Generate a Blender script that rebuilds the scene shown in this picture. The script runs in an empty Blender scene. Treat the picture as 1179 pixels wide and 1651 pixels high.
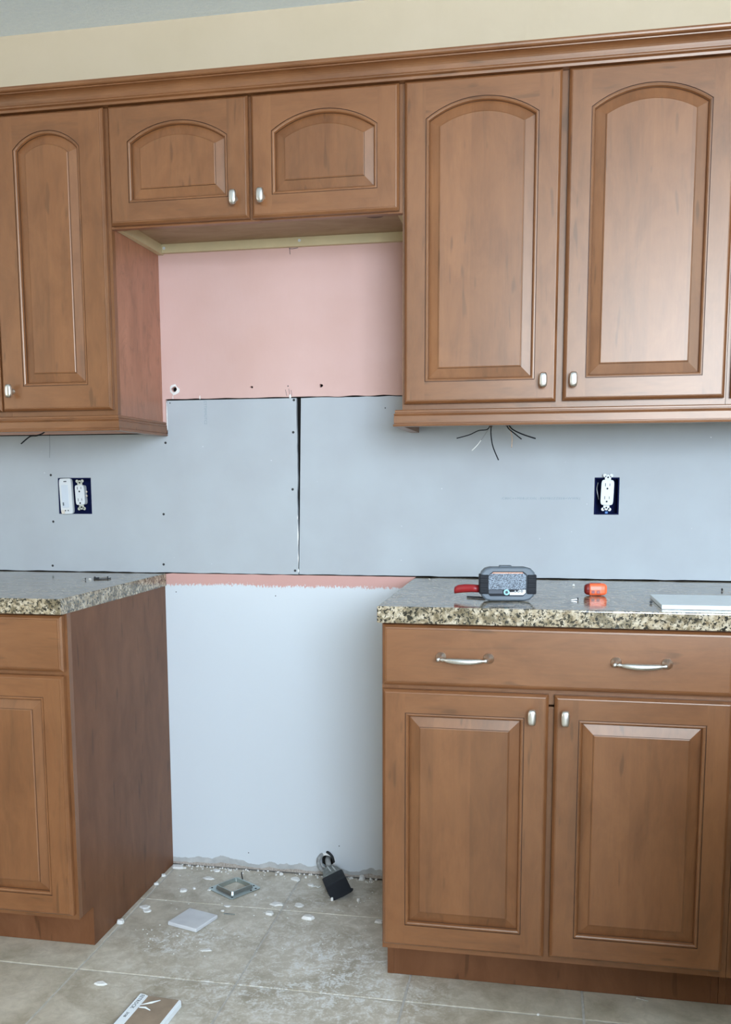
import bpy, bmesh, math, random
from mathutils import Vector, Matrix, Euler
from mathutils import noise as mnoise
random.seed(7)
SC = bpy.context.scene
COL = SC.collection

# ------------------------------------------------------------------ camera
CAM = Vector((1.1186, -2.6927, 1.1865))
yaw, pitch, roll, FPX, CX, CY = 0.19063, -0.12507, -0.00362, 1535.84, 579.2, 969.1
_F = Vector((-math.sin(yaw)*math.cos(pitch), math.cos(yaw)*math.cos(pitch), math.sin(pitch)))
_R0 = Vector((math.cos(yaw), math.sin(yaw), 0)); _U0 = _R0.cross(_F)
_R = _R0*math.cos(roll) + _U0*math.sin(roll); _U = _U0*math.cos(roll) - _R0*math.sin(roll)
cd = bpy.data.cameras.new('camera'); cam = bpy.data.objects.new('camera', cd); COL.objects.link(cam)
cam.matrix_world = Matrix(((_R.x, _U.x, -_F.x, CAM.x), (_R.y, _U.y, -_F.y, CAM.y), (_R.z, _U.z, -_F.z, CAM.z), (0, 0, 0, 1)))
cd.sensor_fit = 'VERTICAL'; cd.sensor_height = 36.0; cd.lens = FPX/1651*36
cd.shift_x = (589.5-CX)/1651; cd.shift_y = (CY-825.5)/1651
cd.clip_start = 0.02
SC.camera = cam

# ------------------------------------------------------------------ light
w = bpy.data.worlds.new('world'); SC.world = w; w.use_nodes = True
w.node_tree.nodes['Background'].inputs[0].default_value = (0.62, 0.80, 1.0, 1)
w.node_tree.nodes['Background'].inputs[1].default_value = 1.5
def area(name, loc, rot, sx, sy, power, col):
    l = bpy.data.lights.new(name, 'AREA'); l.shape = 'RECTANGLE'; l.size = sx; l.size_y = sy
    l.energy = power; l.color = col
    o = bpy.data.objects.new(name, l); COL.objects.link(o); o.location = loc; o.rotation_euler = rot
    return o
# daylight entering through the big window behind the camera plus an added fill lamp at the left
area('window_daylight', (2.35, -4.70, 1.72), (math.radians(90), 0, 0), 1.8, 1.32, 150, (0.70, 0.83, 1.0))
area('side_fill', (-2.30, -2.9, 1.35), (math.radians(90), 0, math.radians(-90)), 1.5, 1.9, 14, (1.0, 0.97, 0.93))
SC.view_settings.view_transform = 'Standard'; SC.view_settings.look = 'None'
SC.view_settings.gamma = 1; SC.view_settings.use_curve_mapping = False
SC.view_settings.exposure = 0.62

# ------------------------------------------------------------------ helpers
def link(o, parent=None):
    COL.objects.link(o)
    if parent: o.parent = parent
    return o
def mesh_obj(name, bm, mats, parent=None, smooth=False, loc=None):
    me = bpy.data.meshes.new(name); bmesh.ops.recalc_face_normals(bm, faces=bm.faces)
    bm.to_mesh(me); bm.free()
    if not isinstance(mats, (list, tuple)): mats = [mats]
    for m in mats: me.materials.append(m)
    if smooth:
        for p in me.polygons: p.use_smooth = True
    o = bpy.data.objects.new(name, me); link(o, parent)
    if loc: o.location = loc
    return o
def tag(o, label=None, cat=None, group=None, kind=None):
    if label: o['label'] = label
    if cat: o['category'] = cat
    if group: o['group'] = group
    if kind: o['kind'] = kind
    return o
def thing(name, label, cat, loc=(0, 0, 0), rot=(0, 0, 0), group=None):
    o = bpy.data.objects.new(name, None); o.empty_display_size = .05; link(o)
    o.location = loc; o.rotation_euler = rot
    return tag(o, label, cat, group)
def add_box(bm, x0, x1, y0, y1, z0, z1, mi=0, bev=0):
    r = bmesh.ops.create_cube(bm, size=1)
    vs = r['verts']
    for v in vs:
        v.co = Vector(((x0+x1)/2+v.co.x*(x1-x0), (y0+y1)/2+v.co.y*(y1-y0), (z0+z1)/2+v.co.z*(z1-z0)))
    fs = set(f for v in vs for f in v.link_faces)
    for f in fs: f.material_index = mi
    if bev:
        es = set(e for v in vs for e in v.link_edges)
        bmesh.ops.bevel(bm, geom=list(es), offset=bev, segments=2, affect='EDGES', profile=.5)
def box(name, x0, x1, y0, y1, z0, z1, mat, parent=None, bev=0):
    """origin at the box's low corner so that grain differs per board"""
    bm = bmesh.new(); add_box(bm, 0, x1-x0, 0, y1-y0, 0, z1-z0, 0, bev)
    return mesh_obj(name, bm, mat, parent, loc=(x0, y0, z0))
def prism_xz(bm, pts, y0, y1, mi=0):
    a = [bm.verts.new((x, y0, z)) for x, z in pts]; b = [bm.verts.new((x, y1, z)) for x, z in pts]
    n = len(pts); fs = [bm.faces.new(a), bm.faces.new(b[::-1])]
    for i in range(n): fs.append(bm.faces.new((a[i], b[i], b[(i+1) % n], a[(i+1) % n])))
    for f in fs: f.material_index = mi
def prism_axis(bm, prof, x0, x1, axis='x', mi=0):
    """profile (y,z) extruded along x, or (x,z) extruded along y"""
    mk = (lambda t, p: (t, p[0], p[1])) if axis == 'x' else (lambda t, p: (p[0], t, p[1]))
    a = [bm.verts.new(mk(x0, p)) for p in prof]; b = [bm.verts.new(mk(x1, p)) for p in prof]
    n = len(prof); bm.faces.new(a); bm.faces.new(b[::-1])
    for i in range(n): bm.faces.new((a[i], b[i], b[(i+1) % n], a[(i+1) % n]))
def loft(bm, rings, cap=True, mi=0):
    R = [[bm.verts.new(p) for p in r] for r in rings]
    n = len(R[0])
    for k in range(len(R)-1):
        for i in range(n):
            f = bm.faces.new((R[k][i], R[k][(i+1) % n], R[k+1][(i+1) % n], R[k+1][i])); f.material_index = mi
    if cap:
        f = bm.faces.new(R[0][::-1]); f.material_index = mi
        f = bm.faces.new(R[-1]); f.material_index = mi
    return R
def tube(bm, pts, rad, n=8, mi=0, flat=1.0):
    pts = [Vector(p) for p in pts]
    if not isinstance(rad, (list, tuple)): rad = [rad]*len(pts)
    rings = []; up = Vector((0, 0, 1))
    for i, p in enumerate(pts):
        t = (pts[min(i+1, len(pts)-1)]-pts[max(i-1, 0)]).normalized()
        a = t.cross(up)
        if a.length < .05: a = t.cross(Vector((0, 1, 0)))
        a.normalize(); b = t.cross(a).normalized()
        rings.append([p+(a*math.cos(2*math.pi*k/n)+b*math.sin(2*math.pi*k/n)*flat)*rad[i] for k in range(n)])
    loft(bm, rings, True, mi)
def smooth_path(pts, seg=6):
    pts = [Vector(p) for p in pts]; out = []
    P = [pts[0]]+pts+[pts[-1]]
    for i in range(1, len(P)-2):
        for s in range(seg):
            t = s/seg; a, b, c, d = P[i-1], P[i], P[i+1], P[i+2]
            out.append(.5*((2*b)+(c-a)*t+(2*a-5*b+4*c-d)*t*t+(3*b-a-3*c+d)*t**3))
    out.append(pts[-1]); return out
def disc(bm, c, r, axis='y', h=.001, n=12, mi=0, jit=0):
    """short cylinder whose front looks along -axis"""
    rings = []
    ang = [2*math.pi*k/n for k in range(n)]; js = [1+random.uniform(-jit, jit) for _ in ang]
    for s in (0, 1):
        ring = []
        for a, j in zip(ang, js):
            u, v = r*j*math.cos(a), r*j*math.sin(a)
            ring.append((c[0]+u, c[1]-h*s, c[2]+v) if axis == 'y' else (c[0]+u, c[1]+v, c[2]+h*s))
        rings.append(ring)
    loft(bm, rings, True, mi)
def superring(cx, cy, cz, a, b, n=24, e=3.0, plane='xz'):
    out = []
    for k in range(n):
        t = 2*math.pi*k/n; c, s = math.cos(t), math.sin(t)
        u = a*math.copysign(abs(c)**(2/e), c); v = b*math.copysign(abs(s)**(2/e), s)
        out.append((cx+u, cy, cz+v) if plane == 'xz' else ((cx+u, cy+v, cz) if plane == 'xy' else (cx, cy+u, cz+v)))
    return out
def cut(o, cutters):
    """punch the openings of a board: cutters = list of bmesh builders joined in one mesh"""
    bm = bmesh.new()
    for f in cutters: f(bm)
    bmesh.ops.recalc_face_normals(bm, faces=bm.faces)
    me = bpy.data.meshes.new('cutter'); bm.to_mesh(me); bm.free()
    c = bpy.data.objects.new('cutter', me); COL.objects.link(c); c.matrix_world = Matrix()
    md = o.modifiers.new('b', 'BOOLEAN'); md.operation = 'DIFFERENCE'; md.solver = 'EXACT'; md.object = c
    bpy.context.view_layer.update()
    dg = bpy.context.evaluated_depsgraph_get()
    nm = bpy.data.meshes.new_from_object(o.evaluated_get(dg)); o.modifiers.remove(md); o.data = nm
    bpy.data.objects.remove(c)
def text_obj(s, size, mat, parent, loc, rot, name='lettering', sx=1.0):
    cu = bpy.data.curves.new('txt', 'FONT'); cu.body = s; cu.size = size; cu.extrude = .00012
    cu.align_x = 'LEFT'; cu.resolution_u = 2; cu.space_character = 1.05
    t = bpy.data.objects.new('txt', cu); COL.objects.link(t)
    bpy.context.view_layer.update()
    me = bpy.data.meshes.new_from_object(t.evaluated_get(bpy.context.evaluated_depsgraph_get()))
    bpy.data.objects.remove(t)
    me.materials.clear(); me.materials.append(mat)
    o = bpy.data.objects.new(name, me); link(o, parent); o.location = loc; o.rotation_euler = rot; o.scale = (sx, 1, 1)
    return o

# ------------------------------------------------------------------ materials
class NT:
    def __init__(s, name):
        s.m = bpy.data.materials.new(name); s.m.use_nodes = True; s.t = s.m.node_tree
        s.b = s.t.nodes['Principled BSDF']; s.n = s.t.nodes; s.l = s.t.links
    def node(s, ty, **kw):
        n = s.n.new(ty)
        for k, v in kw.items():
            if k.startswith('i_'): n.inputs[k[2:].replace('_', ' ')].default_value = v
            else: setattr(n, k, v)
        return n
    def put(s, a, b): s.l.new(a, b)
    def math(s, op, a, b=None, c=None, clamp=False):
        n = s.n.new('ShaderNodeMath'); n.operation = op; n.use_clamp = clamp
        for i, v in enumerate((a, b, c)):
            if v is None: continue
            if isinstance(v, (int, float)): n.inputs[i].default_value = v
            else: s.put(v, n.inputs[i])
        return n.outputs[0]
    def mix(s, f, a, b, mode='MIX'):
        n = s.n.new('ShaderNodeMix'); n.data_type = 'RGBA'; n.blend_type = mode
        if isinstance(f, (int, float)): n.inputs[0].default_value = f
        else: s.put(f, n.inputs[0])
        for i, v in ((6, a), (7, b)):
            if isinstance(v, tuple): n.inputs[i].default_value = (*v, 1)
            else: s.put(v, n.inputs[i])
        return n.outputs[2]
    def ramp(s, f, stops):
        n = s.n.new('ShaderNodeValToRGB'); e = n.color_ramp.elements
        while len(e) < len(stops): e.new(.5)
        for x, (p, c) in zip(e, stops): x.position = p; x.color = (*c, 1) if isinstance(c, tuple) else (c, c, c, 1)
        s.put(f, n.inputs[0]); return n.outputs[0]
    def noise(s, vec, scale, detail=3, rough=.5, dist=0):
        n = s.node('ShaderNodeTexNoise'); n.inputs['Scale'].default_value = scale
        n.inputs['Detail'].default_value = detail; n.inputs['Roughness'].default_value = rough
        n.inputs['Distortion'].default_value = dist
        if vec is not None: s.put(vec, n.inputs['Vector'])
        return n.outputs[0]
    def mapping(s, vec, scale=(1, 1, 1), loc=None):
        n = s.n.new('ShaderNodeMapping'); n.inputs['Scale'].default_value = scale; s.put(vec, n.inputs[0])
        if loc is not None: s.put(loc, n.inputs['Location'])
        return n.outputs[0]
    def bump(s, h, strength=.2, dist=.002):
        n = s.n.new('ShaderNodeBump'); n.inputs['Strength'].default_value = strength; n.inputs['Distance'].default_value = dist
        s.put(h, n.inputs['Height']); s.put(n.outputs[0], s.b.inputs['Normal'])
def lin(r, g, b):
    f = lambda c: (c/255/12.92 if c/255 <= .04045 else ((c/255+.055)/1.055)**2.4)
    return (f(r), f(g), f(b))
def plain(name, rgb, rough=.5, metal=0, var=.06, scale=40, spec=.5, bump=0):
    t = NT(name); tc = t.node('ShaderNodeTexCoord').outputs['Object']
    n = t.noise(tc, scale, 4)
    c = t.ramp(n, [(.3, tuple(v*(1-var) for v in rgb)), (.7, tuple(min(1, v*(1+var)) for v in rgb))])
    t.put(c, t.b.inputs['Base Color']); t.b.inputs['Roughness'].default_value = rough
    t.b.inputs['Metallic'].default_value = metal; t.b.inputs['Specular IOR Level'].default_value = spec
    if bump: t.bump(n, bump, .001)
    return t.m
def wood(name, axis, base, staves=False, rough=.38, fig=0.0, var=1.0):
    t = NT(name); tc = t.node('ShaderNodeTexCoord').outputs['Object']
    rnd = t.node('ShaderNodeObjectInfo').outputs['Random']
    off = t.node('ShaderNodeCombineXYZ')
    for i, k in enumerate((13.7, 29.3, 7.9)): t.put(t.math('MULTIPLY', rnd, k), off.inputs[i])
    v = t.node('ShaderNodeVectorMath', operation='ADD'); t.put(tc, v.inputs[0]); t.put(off.outputs[0], v.inputs[1]); v = v.outputs[0]
    st = {'z': (1, 1, .10), 'x': (.10, 1, 1), 'y': (1, .10, 1)}[axis]
    vs = t.mapping(v, st)
    blot = t.noise(t.mapping(v, tuple(.40 if q < 1 else 1 for q in st)), 14, 5, .66, .6)
    fine = t.noise(vs, 240, 3, .55)
    grain = t.noise(vs, 34, 4, .6, .9)
    c = t.ramp(blot, [(.30, tuple(q*f_ for q, f_ in zip(base, (.80, .76, .72)))), (.70, tuple(q*f_ for q, f_ in zip(base, (1.16, 1.22, 1.30))))])
    g = t.ramp(grain, [(.28, .74), (.46, .98), (.80, 1.10)])
    c = t.mix(.75*var, c, g, 'MULTIPLY')
    g2 = t.ramp(fine, [(.3, .90), (.7, 1.06)])
    c = t.mix(.6*var, c, g2, 'MULTIPLY')
    # mineral flecks
    fl = t.noise(t.mapping(v, tuple(.22 if q < 1 else 1.4 for q in st)), 42, 1, .4)
    fm = t.ramp(fl, [(.70, 0.0), (.76, .6)])
    c = t.mix(fm, c, tuple(q*.42 for q in base))
    # lighter figure patches
    fg = t.noise(t.mapping(v, (1, 1, 1)), 5, 2)
    c = t.mix(t.math('MULTIPLY', t.ramp(fg, [(.5, 0.0), (.75, .35)]), 1.0), c, (min(1, base[0]*1.22), min(1, base[1]*1.30), min(1, base[2]*1.38)))
    if staves:
        sx = t.node('ShaderNodeSeparateXYZ'); t.put(v, sx.inputs[0])
        fl_ = t.math('FLOOR', t.math('DIVIDE', sx.outputs[0], .083))
        wn = t.node('ShaderNodeTexWhiteNoise', noise_dimensions='1D'); t.put(fl_, wn.inputs['W'])
        c = t.mix(.8, c, t.ramp(wn.outputs[0], [(0, (.86, .84, .82)), (1, (1.12, 1.12, 1.12))]), 'MULTIPLY')
    if fig:
        d = t.noise(t.mapping(v, (1, 1, .5)), 16, 5, .7, 2.2)
        c = t.mix(t.ramp(d, [(.52, 0.0), (.68, fig)]), c, tuple(q*.62 for q in base))
    tone = t.ramp(rnd, [(0, .93), (1, 1.07)])
    c = t.mix(1, c, tone, 'MULTIPLY')
    t.put(c, t.b.inputs['Base Color'])
    t.b.inputs['Specular Tint'].default_value = (1, .90, .76, 1); t.b.inputs['Coat Tint'].default_value = (1, .95, .88, 1)
    t.b.inputs['Roughness'].default_value = rough; t.b.inputs['Specular IOR Level'].default_value = .82 if var == 1 else .3
    t.b.inputs['Coat Weight'].default_value = .18 if var == 1 else 0; t.b.inputs['Coat Roughness'].default_value = .3
    t.bump(fine, .06, .0006)
    return t.m
WB = (0.210, 0.080, 0.027)
M = {}
M['stile'] = wood('maple_stile', 'z', WB)
M['rail'] = wood('maple_rail', 'x', WB)
M['panel'] = wood('maple_panel', 'z', WB, staves=True)
M['sidew'] = wood('maple_veneer_side', 'z', (0.36, .150, .082), fig=.75)
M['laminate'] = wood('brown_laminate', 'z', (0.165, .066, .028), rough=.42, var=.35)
M['glaze'] = plain('dark_glaze', (.10, .045, .022), .5)
M['raw'] = plain('raw_maple', lin(205, 190, 150), .5, var=.05, scale=18)
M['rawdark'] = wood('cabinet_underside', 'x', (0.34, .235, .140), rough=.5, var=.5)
def metal(name, rgb, rough):
    t = NT(name); tc = t.node('ShaderNodeTexCoord').outputs['Object']
    n = t.noise(t.mapping(tc, (1, 1, .2)), 400, 2)
    t.put(t.ramp(n, [(.3, tuple(v*.9 for v in rgb)), (.7, rgb)]), t.b.inputs['Base Color'])
    t.b.inputs['Metallic'].default_value = 1
    t.put(t.math('MULTIPLY_ADD', n, .1, rough-.05), t.b.inputs['Roughness']); return t.m
M['nickel'] = metal('satin_nickel', (.78, .77, .73), .30)
M['galv'] = metal('galvanised_steel', (.55, .62, .61), .42)
M['steel'] = metal('bright_steel', (.62, .62, .60), .35)
M['dkscrew'] = plain('black_phosphate', (.012, .013, .016), .5)
M['black'] = plain('black_plastic', (.008, .010, .014), .6, spec=.3)
M['blackm'] = plain('black_rubber', (.02, .021, .023), .6)
M['grey_pl'] = plain('grey_plastic', lin(98, 108, 116), .45)
M['red'] = plain('red_plastic', (.33, .018, .022), .35)
M['orange'] = plain('orange_plastic', (.95, .16, .055), .28, var=.03)
M['dkred'] = plain('dark_red_plastic', (.20, .012, .008), .35)
M['whitep'] = plain('white_device_plastic', (.66, .69, .70), .35, var=.01)
M['whitep2'] = plain('white_paddle_plastic', (.58, .64, .70), .35, var=.01)
M['bluebox'] = plain('blue_box_plastic', (.006, .011, .060), .8, spec=.15)
M['plaster'] = plain('white_plaster', (.80, .79, .75), .9, scale=90, bump=.3)
M['chip'] = plain('plaster_chip', (.74, .73, .69), .9, scale=160, bump=.4)
M['tilewhite'] = plain('grey_white_ceramic', (.62, .63, .64), .45, scale=30)
M['slabwhite'] = plain('glossy_white_board', (.72, .80, .81), .18, var=.02)
M['brownpaper'] = plain('brown_paper', lin(150, 132, 112), .75, var=.15, scale=24, bump=.3)
M['tape'] = plain('white_paper_tape', (.85, .90, .92), .6, var=.01)
M['ink'] = plain('dark_ink', (.02, .035, .04), .7)
M['faint'] = plain('faint_grey_ink', lin(146, 158, 167), .9)
M['wirew'] = plain('white_wire', (.75, .76, .72), .5)
M['copper'] = metal('bare_copper', (.55, .36, .22), .4)
M['conduit'] = plain('grey_dusty_sheath', lin(150, 152, 150), .6, var=.2, scale=120, bump=.5)
M['duskgrey'] = plain('dusty_grey_shell', lin(120, 126, 122), .5, var=.35, scale=70, bump=.3)
M['cavity'] = plain('dark_cavity', (.03, .026, .022), .9)
M['grout'] = plain('grout', lin(188, 184, 176), .9, var=.15, scale=60)
M['greydark'] = plain('dark_label', lin(34, 44, 56), .4)

def granite():
    t = NT('granite'); tc = t.node('ShaderNodeTexCoord').outputs['Object']
    n1 = t.noise(tc, 70, 4, .6); n2 = t.noise(tc, 150, 3, .65, .6); n3 = t.noise(tc, 38, 3, .6, .4)
    c = t.ramp(n1, [(.32, (.20, .145, .08)), (.46, (.42, .34, .22)), (.62, (.58, .50, .37))])
    vo = t.node('ShaderNodeTexVoronoi'); vo.inputs['Scale'].default_value = 190; t.put(tc, vo.inputs['Vector'])
    wn = t.node('ShaderNodeTexWhiteNoise'); t.put(vo.outputs['Color'], wn.inputs['Vector'])
    c = t.mix(.5, c, t.ramp(wn.outputs[0], [(0, .7), (1, 1.15)]), 'MULTIPLY')
    c = t.mix(t.ramp(n3, [(.50, 0.0), (.58, .75)]), c, (.12, .095, .05))
    c = t.mix(t.ramp(n2, [(.525, 0.0), (.57, 1.0)]), c, (.022, .022, .016))
    t.put(c, t.b.inputs['Base Color']); t.b.inputs['Roughness'].default_value = .12
    t.b.inputs['Specular IOR Level'].default_value = 1.0
    sm = t.noise(t.mapping(t.node('ShaderNodeNewGeometry').outputs['Position'], (3, 16, 1)), 4, 4, .6)
    t.put(t.ramp(sm, [(.35, .06), (.7, .20)]), t.b.inputs['Roughness'])
    return t.m
M['granite'] = granite()

def wallmat(name, kind):
    t = NT(name); P = t.node('ShaderNodeNewGeometry').outputs['Position']
    sx = t.node('ShaderNodeSeparateXYZ'); t.put(P, sx.inputs[0]); X, Z = sx.outputs[0], sx.outputs[2]
    fine = t.noise(P, 220, 3); big = t.noise(P, 6, 3)
    if kind == 'grey':
        c = t.ramp(big, [(.3, lin(174, 178, 181)), (.7, lin(180, 186, 189))])
        sp = t.noise(P, 95, 1, .3)
        c = t.mix(t.ramp(sp, [(.80, 0.0), (.83, .7)]), c, (.78, .80, .80))
        t.bump(fine, .05, .0005)
    elif kind == 'upper':
        pink = t.ramp(big, [(.3, lin(208, 170, 158)), (.7, lin(213, 177, 167))])
        cream = t.ramp(big, [(.3, lin(202, 184, 155)), (.7, lin(206, 188, 160))])
        c = t.mix(t.math('GREATER_THAN', Z, 2.0), pink, cream)
        st = t.noise(t.mapping(P, (1, 1, .35)), 75, 3, .5)
        t.bump(st, .22, .0015)
    else:
        pink = lin(204, 158, 148); white = lin(212, 218, 221)
        nz = t.noise(t.mapping(P, (1, 1, .45)), 170, 5, .85)
        slow = t.noise(t.mapping(P, (1, 1, 0)), 7, 2)
        lim = t.math('MULTIPLY_ADD', nz, .062, t.math('MULTIPLY_ADD', slow, .020, .8400))
        c = t.mix(t.math('GREATER_THAN', Z, lim), white, pink)
        # scuffed, unpainted foot of the board
        nb = t.noise(P, 28, 4, .6); nb2 = t.noise(t.mapping(P, (1, 1, .3)), 9, 3, .6)
        foot = t.math('LESS_THAN', Z, t.math('MULTIPLY_ADD', nb2, .075, t.math('MULTIPLY_ADD', nb, .02, -.020)))
        c = t.mix(t.math('MULTIPLY', foot, .85), c, t.ramp(nb, [(.35, lin(160, 160, 156)), (.7, lin(190, 189, 184))]))
        brown = t.math('LESS_THAN', Z, t.math('MULTIPLY_ADD', nb2, .040, -.008))
        c = t.mix(t.math('MULTIPLY', brown, .7), c, t.ramp(fine, [(.3, lin(128, 104, 82)), (.6, lin(186, 172, 156))]))
        t.bump(t.noise(P, 60, 3), .06, .001)
    t.put(c, t.b.inputs['Base Color']); t.b.inputs['Roughness'].default_value = .62 if kind != 'grey' else .85
    return t.m
M['grey'] = wallmat('grey_drywall_paper', 'grey')
M['upper'] = wallmat('pink_and_cream_paint', 'upper')
M['lower'] = wallmat('white_paint_with_pink_band', 'lower')
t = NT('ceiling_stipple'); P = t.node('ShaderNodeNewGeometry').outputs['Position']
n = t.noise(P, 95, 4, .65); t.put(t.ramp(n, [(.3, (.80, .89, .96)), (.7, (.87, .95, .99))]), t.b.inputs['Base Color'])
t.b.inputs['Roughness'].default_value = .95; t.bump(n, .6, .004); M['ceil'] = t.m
M['room'] = plain('room_paint', (.66, .60, .50), .8, var=.02, scale=4)

def tilemat():
    t = NT('slate_look_tile'); P = t.node('ShaderNodeNewGeometry').outputs['Position']
    sx = t.node('ShaderNodeSeparateXYZ'); t.put(P, sx.inputs[0]); X, Y = sx.outputs[0], sx.outputs[1]
    a = t.noise(P, 7, 6, .62, .5); b = t.noise(P, 34, 5, .7, .8); c3 = t.noise(P, 160, 3, .6)
    c = t.ramp(a, [(.30, lin(160, 150, 130)), (.5, lin(187, 178, 160)), (.72, lin(208, 200, 184))])
    c = t.mix(.7, c, t.ramp(b, [(.3, .78), (.7, 1.16)]), 'MULTIPLY')
    rnd = t.node('ShaderNodeObjectInfo').outputs['Random']
    c = t.mix(1, c, t.ramp(rnd, [(0, (.93, .92, .90)), (1, (1.05, 1.05, 1.05))]), 'MULTIPLY')
    # plaster dust lying in patches: (x, y, rx, ry, amount)
    tot = None
    for (x, y, rx, ry, am) in ((.21, -.47, .12, .07, 1.2), (.30, -.41, .10, .05, .6), (.62, -.47, .17, .13, 1.0), (.72, -.62, .20, .14, .9),
                               (.46, -.36, .12, .10, .5), (.42, -.66, .34, .17, .75), (.30, -.15, .36, .17, .42), (.55, -.15, .20, .15, .4), (.62, -.78, .25, .12, .4)):
        dx = t.math('DIVIDE', t.math('SUBTRACT', X, x), rx); dy = t.math('DIVIDE', t.math('SUBTRACT', Y, y), ry)
        r = t.math('ADD', t.math('MULTIPLY', dx, dx), t.math('MULTIPLY', dy, dy))
        g = t.math('MULTIPLY', t.math('EXPONENT', t.math('MULTIPLY', r, -1.2)), am)
        tot = g if tot is None else t.math('ADD', tot, g)
    d = t.math('MULTIPLY_ADD', b, 1.5, t.math('MULTIPLY_ADD', c3, .9, -1.36))
    m = t.math('MULTIPLY', t.math('ADD', t.math('MULTIPLY', tot, .60), t.math('MULTIPLY', t.math('MULTIPLY', tot, d), 2.8)), 1.05, clamp=True)
    m = t.math('MINIMUM', m, .92)
    c = t.mix(m, c, lin(222, 222, 218))
    sp = t.noise(P, 230, 1, .3)
    near = t.math('MULTIPLY', t.ramp(sp, [(.73, 0.0), (.76, .9)]), t.math('MINIMUM', t.math('MULTIPLY_ADD', tot, .7, .10), 1.0))
    c = t.mix(near, c, (.80, .80, .78))
    t.put(c, t.b.inputs['Base Color'])
    t.put(t.math('MULTIPLY_ADD', m, .45, .48), t.b.inputs['Roughness'])
    t.bump(t.math('MULTIPLY_ADD', b, .7, t.math('MULTIPLY', a, .6)), .35, .003)
    return t.m
M['tile'] = tilemat()

# ------------------------------------------------------------------ room shell
X0, X1, Y0, ZC = -2.4, 3.6, -4.8, 2.468
def struct(o): o['kind'] = 'structure'; return o
floor = struct(box('floor', X0-.1, X1+.1, Y0-.1, .1, -.06, -.0025, M['grout']))
floor.location = (0, 0, 0)
for v in floor.data.vertices: v.co += Vector((X0-.1, Y0-.1, -.06))
TS, GX, GY, GR = .404, .018, -.250, .0055
tile_cache = {}
ix = range(math.floor((X0-GX)/TS), math.ceil((X1-GX)/TS)); iy = range(0, 13)
def tile_mesh(wx, wy):
    k = (round(wx, 3), round(wy, 3))
    if k not in tile_cache:
        bm = bmesh.new(); add_box(bm, 0, wx, 0, wy, -.009, 0)
        top = [e for e in bm.edges if all(abs(v.co.z) < 1e-6 for v in e.verts)]
        bmesh.ops.bevel(bm, geom=top, offset=.0018, segments=2, affect='EDGES', profile=.6)
        bmesh.ops.recalc_face_normals(bm, faces=bm.faces)
        me = bpy.data.meshes.new('tile'); bm.to_mesh(me); bm.free(); me.materials.append(M['tile']); tile_cache[k] = me
    return tile_cache[k]
for i in ix:
    a = max(X0, GX+i*TS+GR/2); b = min(X1, GX+(i+1)*TS-GR/2)
    if b-a < .01: continue
    for j in iy:
        hi = min(-.001, GY-(j-1)*TS-GR/2); lo = max(Y0, GY-j*TS+GR/2)
        if hi-lo < .01: continue
        o = bpy.data.objects.new('tile', tile_mesh(b-a, hi-lo)); link(o, floor); o.location = (a, lo, 0)
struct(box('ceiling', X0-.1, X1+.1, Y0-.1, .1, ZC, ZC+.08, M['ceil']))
struct(box('wall_left', X0-.1, X0, Y0-.1, .1, -.06, ZC, M['room']))
struct(box('wall_right', X1, X1+.1, Y0-.1, .1, -.06, ZC, M['room']))
wf = struct(box('wall_front', X0, X1, Y0-.1, Y0, -.06, ZC, M['room']))
cut(wf, [lambda bm: add_box(bm, 1.40, 3.30, Y0-.2, Y0+.1, 1.0, 2.40)])
t = NT('window_glass'); t.b.inputs['Transmission Weight'].default_value = 1; t.b.inputs['Roughness'].default_value = .02; M['glass'] = t.m
M['frame'] = plain('white_window_frame', (.8, .8, .8), .4)
win = bmesh.new()
for a in ((1.40, 3.30, 1.0, 1.06), (1.40, 3.30, 2.34, 2.40), (1.40, 1.46, 1.06, 2.34), (3.24, 3.30, 1.06, 2.34), (2.32, 2.38, 1.06, 2.34)):
    add_box(win, a[0], a[1], Y0-.07, Y0-.02, a[2], a[3])
win = struct(mesh_obj('window_1', win, M['frame']))
for a, b in ((1.46, 2.32), (2.38, 3.24)): box('pane', a, b, Y0-.05, Y0-.045, 1.06, 2.34, M['glass'], win)

# unseen low wall right of the camera, added to shade the lower right cabinets
struct(box('wall_shade_blocker', 1.45, X1, -1.95, -1.65, -.06, .92, M['room']))
# back wall: dark cavity behind, boards in front of it (front face y = 0)
wall = struct(box('wall_back', X0, X1, .05, .10, -.06, ZC, M['cavity']))
wall.location = (0, 0, 0)
for v in wall.data.vertices: v.co += Vector((X0, .05, -.06))
TH = .0127
def rag(p, q, n, amp, seed):
    out = []
    for i in range(n):
        f = i/n; x = p[0]+(q[0]-p[0])*f; z = p[1]+(q[1]-p[1])*f
        a = amp*mnoise.noise(Vector((x*23+seed, z*23, seed))) if i else 0
        if abs(q[0]-p[0]) > abs(q[1]-p[1]): z += a
        else: x += a
        out.append((x, z))
    return out
def board(pts, mat, cuts=()):
    bm = bmesh.new(); prism_xz(bm, pts, 0, TH)
    o = mesh_obj('drywall_panel', bm, mat, wall)
    if cuts: cut(o, cuts)
    return o
def cyl_cut(x, z, r, n=11, jit=.0):
    return lambda bm: disc(bm, (x, .04, z), r, 'y', .08, n, 0, jit)
def box_cut(x0, x1, z0, z1): return lambda bm: add_box(bm, x0, x1, -.02, .045, z0, z1)
up = [(X0, 1.330)]+[(.0215, 1.330)]+[(.0215, 1.4275)]+rag((.0225, 1.4275), (.80, 1.4265), 60, .0028, 3.1)+[(X1, 1.4265), (X1, ZC), (X0, ZC)]
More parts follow.
